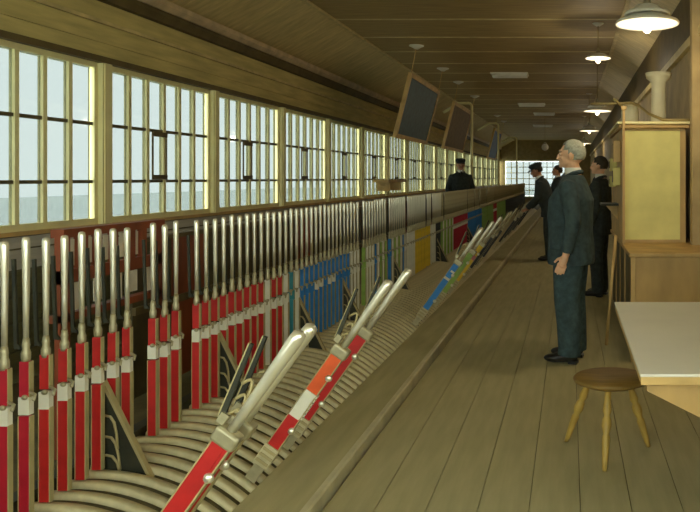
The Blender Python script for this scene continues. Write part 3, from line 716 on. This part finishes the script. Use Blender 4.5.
def person(loc, rz, s, label, suit='suit', trouser='trouser', hair='hair_grey', skin='skin', cap=False, lean=0.0, headturn=0.0, arms=None, vox=.008, moustache=False, long_coat=.80, stout=1.0):
    """faces local +x; left is +y; s scales a 1.75 m figure"""
    e = empty('person', loc); e.rotation_euler = (0, 0, rz); e.scale = (s, s, s); prop(e, label, 'person')
    arms = arms or {1: ((-.04, .265, 1.13), (.05, .25, .88)), -1: ((-.04, -.265, 1.13), (.05, -.25, .88))}
    def bend(me):
        for v in me.vertices:
            z = v.co.z
            if lean and z > .86:
                t = min(1, (z-.86)/.16); a = lean*t
                x, zz = v.co.x, z-.92; v.co.x = x*math.cos(a)+zz*math.sin(a); v.co.z = .92-x*math.sin(a)+zz*math.cos(a)
        me.update(); return me
    HQ = Matrix.Rotation(headturn, 3, 'Z')
    def H(p): return tuple(HQ @ Vector(p))
    def put(name, me, m, par):
        me.materials.clear(); me.materials.append(MATS[m])
        for p in me.polygons: p.use_smooth = True; p.material_index = 0
        return link(name, bend(me), par)
    # ---- body: one continuous figure
    b = MB(); M = skin
    R90 = HQ
    b.ball(H((-.012, 0, 1.652)), (.098, .077, .098), M, 20, 14, R90); b.ball(H((.030, 0, 1.605)), (.066, .062, .075), M, 16, 12, R90)
    b.ball(H((.048, 0, 1.565)), (.046, .046, .034), M, 14, 10, R90); b.ball(H((.083, 0, 1.548)), (.018, .022, .018), M, 12, 8, R90)
    b.tube([H((.088, 0, 1.650)), H((.104, 0, 1.625)), H((.114, 0, 1.607)), H((.092, 0, 1.600))], [.010, .013, .016, .013], M, 10)
    b.ball(H((.078, 0, 1.668)), (.020, .055, .012), M, 12, 8, R90); b.ball(H((.084, 0, 1.578)), (.016, .026, .010), M, 12, 8, R90)
    for q in (1, -1):
        b.ball(H((.060, q*.040, 1.612)), (.026, .020, .022), M, 12, 8, R90)
        b.ball(H((-.012, q*.079, 1.622)), (.021, .010, .034), M, 12, 8, R90)
    b.tube([(-.03, 0, 1.42), (-.018, 0, 1.50), (-.004, 0, 1.58)], [.066, .058, .056], M, 14)
    loft(b, [(0, 0, .84, .09, .13), (0, 0, 1.0, .09, .12), (0, 0, 1.25, .10, .15), (-.01, 0, 1.38, .08, .15), (-.02, 0, 1.44, .06, .09)], M)
    for q in (1, -1):
        el, wr_ = Vector(arms[q][0]), Vector(arms[q][1]); sh = Vector((-.01, q*.17, 1.37))
        b.tube([sh, el, wr_], [.045, .036, .028], M, 10)
        d = (wr_-el).normalized(); d2 = (d*.8+Vector((.25, 0, -.35))).normalized() if d.z < 0 else d
        side = Vector((1, 0, 0))-d2*d2.x; side = side.normalized() if side.length > .2 else Vector((0, 0, 1)); pn_ = d2.cross(side).normalized()
        pc = wr_+d2*.055
        b.tube([wr_, wr_+d2*.03, wr_+d2*.08, wr_+d2*.095], [.026, .030, .030, .024], M, 10)
        for ox in (-.024, -.008, .008, .024): b.ball(pc+side*ox+d2*.03, (.017, .017, .017), M, 8, 6)
        for k, (ox, ln) in enumerate(((.036, .072), (.012, .082), (-.012, .076), (-.035, .058))):
            p0 = wr_+d2*.085+side*ox*.8; dd = (d2+side*ox*2.0).normalized(); inn = pn_*(-q*.0)+side*.0
            curl = Vector((0, -q*.30, 0))
            p1 = p0+dd*ln*.5; p2 = p1+(dd+curl).normalized()*ln*.3; p3 = p2+(dd+curl*2.2).normalized()*ln*.25
            b.tube([p0, p1, p2, p3], [.0098, .0095, .0088, .0075], M, 8)
        t0 = wr_+d2*.03+side*.022; b.tube([t0, t0+(d2*.6+side*.75).normalized()*.035, t0+(d2*.75+side*.55).normalized()*.07], [.013, .0115, .009], M, 8)
        b.tube([(0, q*.085, .90), (.01, q*.095, .5), (-.01, q*.10, .09), (-.01, q*.10, .05)], [.075, .05, .038, .036], M, 10)
        b.ball((.04, q*.105, .045), (.10, .034, .03), M, 12, 8)
    body = put('body', remesh(b, 'body', vox, 1), M, e)
    # ---- face details
    for q in (1, -1):
        s_ = MB(); s_.ball(H((.084, q*.031, 1.640)), (.008, .013, .006), 'eye_white', 10, 6, R90); s_.ball(H((.090, q*.031, 1.640)), (.004, .005, .005), 'eye_dark', 8, 6, R90); o = link('eye', bend(s_.mesh('eye')), body)
        s_ = MB(); s_.tube([H((.092, q*.014, 1.662)), H((.092, q*.034, 1.666)), H((.080, q*.052, 1.660))], [.004, .005, .003], hair, 6); link('eyebrow', bend(s_.mesh('eyebrow')), body)
    s_ = MB(); s_.ball(H((.096, 0, 1.577)), (.006, .020, .005), 'lip', 10, 6, R90); link('mouth', bend(s_.mesh('mouth')), body)
    if moustache:
        s_ = MB(); s_.ball(H((.100, 0, 1.590)), (.010, .030, .008), hair, 10, 6, R90); link('moustache', bend(s_.mesh('moustache')), body)
    # ---- hair
    hb = MB(); n, rg = 28, 20
    vs, fs = [], []
    for i in range(rg+1):
        t = PI*i/rg
        for k in range(n):
            a = 2*PI*k/n; x, y, z = math.sin(t)*math.cos(a), math.sin(t)*math.sin(a), math.cos(t)
            wob = 1+.02*math.sin(9*a+5*t)
            vs.append(Vector((-.016+.105*x*wob, .0835*y*wob, 1.655+.105*z*wob)))
    def keep(v):
        line = 1.705 if v.x > .05 else (1.66 if v.x > .012 else (1.625 if v.x > -.03 else 1.585))
        return v.z > line
    for i in range(rg):
        for k in range(n):
            f = (i*n+k, i*n+(k+1)%n, (i+1)*n+(k+1)%n, (i+1)*n+k)
            if all(keep(vs[j]) for j in f): fs.append(f[::-1])
    hb.add([H(v) for v in vs], fs, hair, True); o = link('hair', bend(hb.mesh('hair')), body)
    sd = o.modifiers.new('t', 'SOLIDIFY'); sd.thickness = .014; sd.offset = -1
    if cap:
        cb = MB(); cb.lathe([(.104, 1.675), (.106, 1.70), (.125, 1.725), (.122, 1.75), (.08, 1.772), (.01, 1.778)], 'suit_black', 24, (-.012, 0, 0), sx=1.02, sy=.86)
        cb.add([H((.06+.0*a, 0, 0)) for a in range(0)], [], 'suit_black')
        v = []; 
        for zz in (1.672, 1.682):
            for k in range(9):
                a = -1.1+2.2*k/8; v.append((.085*math.cos(a), .082*math.sin(a), zz))
            for k in range(9):
                a = -1.1+2.2*k/8; v.append((.03+.125*math.cos(a), .085*math.sin(a), zz-.016))
        fs = []
        for k in range(8): fs += [(k, k+1, 9+k+1, 9+k), (18+k, 18+9+k, 18+9+k+1, 18+k+1), (9+k, 9+k+1, 27+k+1, 27+k)]
        cb.add(v, fs, 'leather', True)
        cb.v = [H(v) for v in cb.v]
        link('cap', bend(cb.mesh('cap')), e)
    # ---- clothes
    j = MB(); S = stout; hz = long_coat
    loft(j, [(.0, 0, hz-.03, .150*S, .212), (.0, 0, hz, .152*S, .214), (.0, 0, .92, .150*S, .205), (.005, 0, 1.02, .145*S, .188), (.008, 0, 1.15, .148*S, .195), (0, 0, 1.28, .146*S, .212), (-.012, 0, 1.37, .128, .208), (-.02, 0, 1.43, .098, .165), (-.022, 0, 1.475, .070, .098)], suit)
    for q in (1, -1):
        el, wr_ = Vector(arms[q][0]), Vector(arms[q][1]); sh = Vector((-.012, q*.180, 1.385))
        d = (wr_-el).normalized()
        j.tube([sh+Vector((0, -q*.06, .0)), sh, sh.lerp(el, .5), el, el.lerp(wr_, .5), wr_-d*.02], [.062, .074, .070, .062, .057, .051], suit, 16)
    jk = put('jacket', remesh(j, 'jacket', max(vox, .010), 3), suit, e)
    s_ = MB(); s_.tube([(-.085, 0, 1.500), (-.075, .045, 1.497), (-.03, .075, 1.485), (.03, .068, 1.455), (.085, .04, 1.39), (.128, .012, 1.27)], [.016, .018, .019, .020, .019, .008], suit, 8)
    s_.tube([(-.085, 0, 1.500), (-.075, -.045, 1.497), (-.03, -.075, 1.485), (.03, -.068, 1.455), (.085, -.04, 1.39), (.128, -.012, 1.27)], [.016, .018, .019, .020, .019, .008], suit, 8)
    link('lapel', bend(s_.mesh('lapel')), jk)
    for zz in (1.18, 1.06, .94):
        s_ = MB(); s_.ball((.152*S, .012, zz), (.006, .010, .010), 'leather', 8, 6); link('button', bend(s_.mesh('button')), jk)
    for q in (1, -1):
        s_ = MB(); s_.box(.02, .12, q*.205-.006, q*.205+.006, .90, .935, suit); link('pocket_flap', bend(s_.mesh('pocket_flap')), jk)
    s_ = MB(); s_.lathe([(.064, 1.468), (.066, 1.50), (.063, 1.532), (.057, 1.533), (.057, 1.468)], 'shirt', 20, (-.016, 0, 0)); link('shirt_collar', bend(s_.mesh('shirt_collar')), e)
    s_ = MB(); s_.prism([(.045, 1.50), (.075, 1.47), (.128, 1.33), (.10, 1.33)], -.022, .022, 'leather'); link('necktie', bend(s_.mesh('necktie')), e)
    t = MB()
    loft(t, [(0, 0, .80, .118*S, .165), (0, 0, .88, .120*S, .172), (0, 0, .98, .115*S, .165)], trouser)
    for q in (1, -1):
        t.tube([(0, q*.082, .90), (.004, q*.092, .72), (.012, q*.098, .50), (-.004, q*.102, .30), (-.012, q*.105, .12), (-.008, q*.105, .062)], [.100*S, .100*S, .086*S, .080*S, .076*S, .078*S], trouser, 18)
    put('trousers', remesh(t, 'trousers', max(vox, .010), 2), trouser, e)
    for q in (1, -1):
        sh = MB(); sh.ball((.005, q*.107, .052), (.085, .042, .050), 'leather', 14, 10); sh.ball((.115, q*.113, .036), (.085, .044, .034), 'leather', 14, 10); sh.ball((.06, q*.11, .045), (.08, .042, .042), 'leather', 14, 10)
        sh.tube([(-.01, q*.106, .04), (-.01, q*.106, .12)], [.045, .042], 'leather', 12)
        me = remesh(sh, 'shoe', .009, 2)
        for v in me.vertices: v.co.z = max(v.co.z, .004)
        put('shoe', me, 'leather', e)
        s_ = MB(); s_.box(-.075, -.005, q*.107-.036, q*.107+.036, 0, .022, 'leather'); link('heel', s_.mesh('heel'), e)
    return e

person((.01, 5.75, 0), PI-.22, 1.0, 'grey-haired man in a dark blue-green suit standing with arms hanging on the walkway', vox=.006, stout=1.22, headturn=.0,
       arms={1: ((-.075, .262, 1.12), (-.015, .262, .86)), -1: ((-.04, -.26, 1.12), (.06, -.25, .88))}, long_coat=.80)
person((.36, 8.9, 0), PI-.35, .98, 'dark-haired man in a black suit and white collar standing behind the grey-haired man', suit='suit_black', trouser='suit_black', hair='hair_dark', vox=.010)
person((-.36, 12.7, 0), PI-.1, .99, 'man in a dark cap and coat leaning towards the levers on the walkway', suit='suit_black', trouser='suit_black', hair='hair_dark', skin='skin_dim', cap=True, lean=.34, vox=.012,
       arms={1: ((.12, .24, 1.16), (.36, .18, 1.05)), -1: ((.12, -.24, 1.16), (.36, -.18, 1.05))})
person((-.27, 15.2, 0), PI-.1, .98, 'bareheaded man in dark clothes standing behind the capped man who leans to the levers', suit='suit_black', trouser='suit_black', hair='hair_dark', skin='skin_dim', vox=.014)
person((-2.49, 16.4, .0), -1.2, 1.07, 'man in a dark cap standing behind the row of levers below the diagram board', suit='suit_black', trouser='suit_black', hair='hair_dark', skin='skin_dim', cap=True, vox=.012, moustache=True)
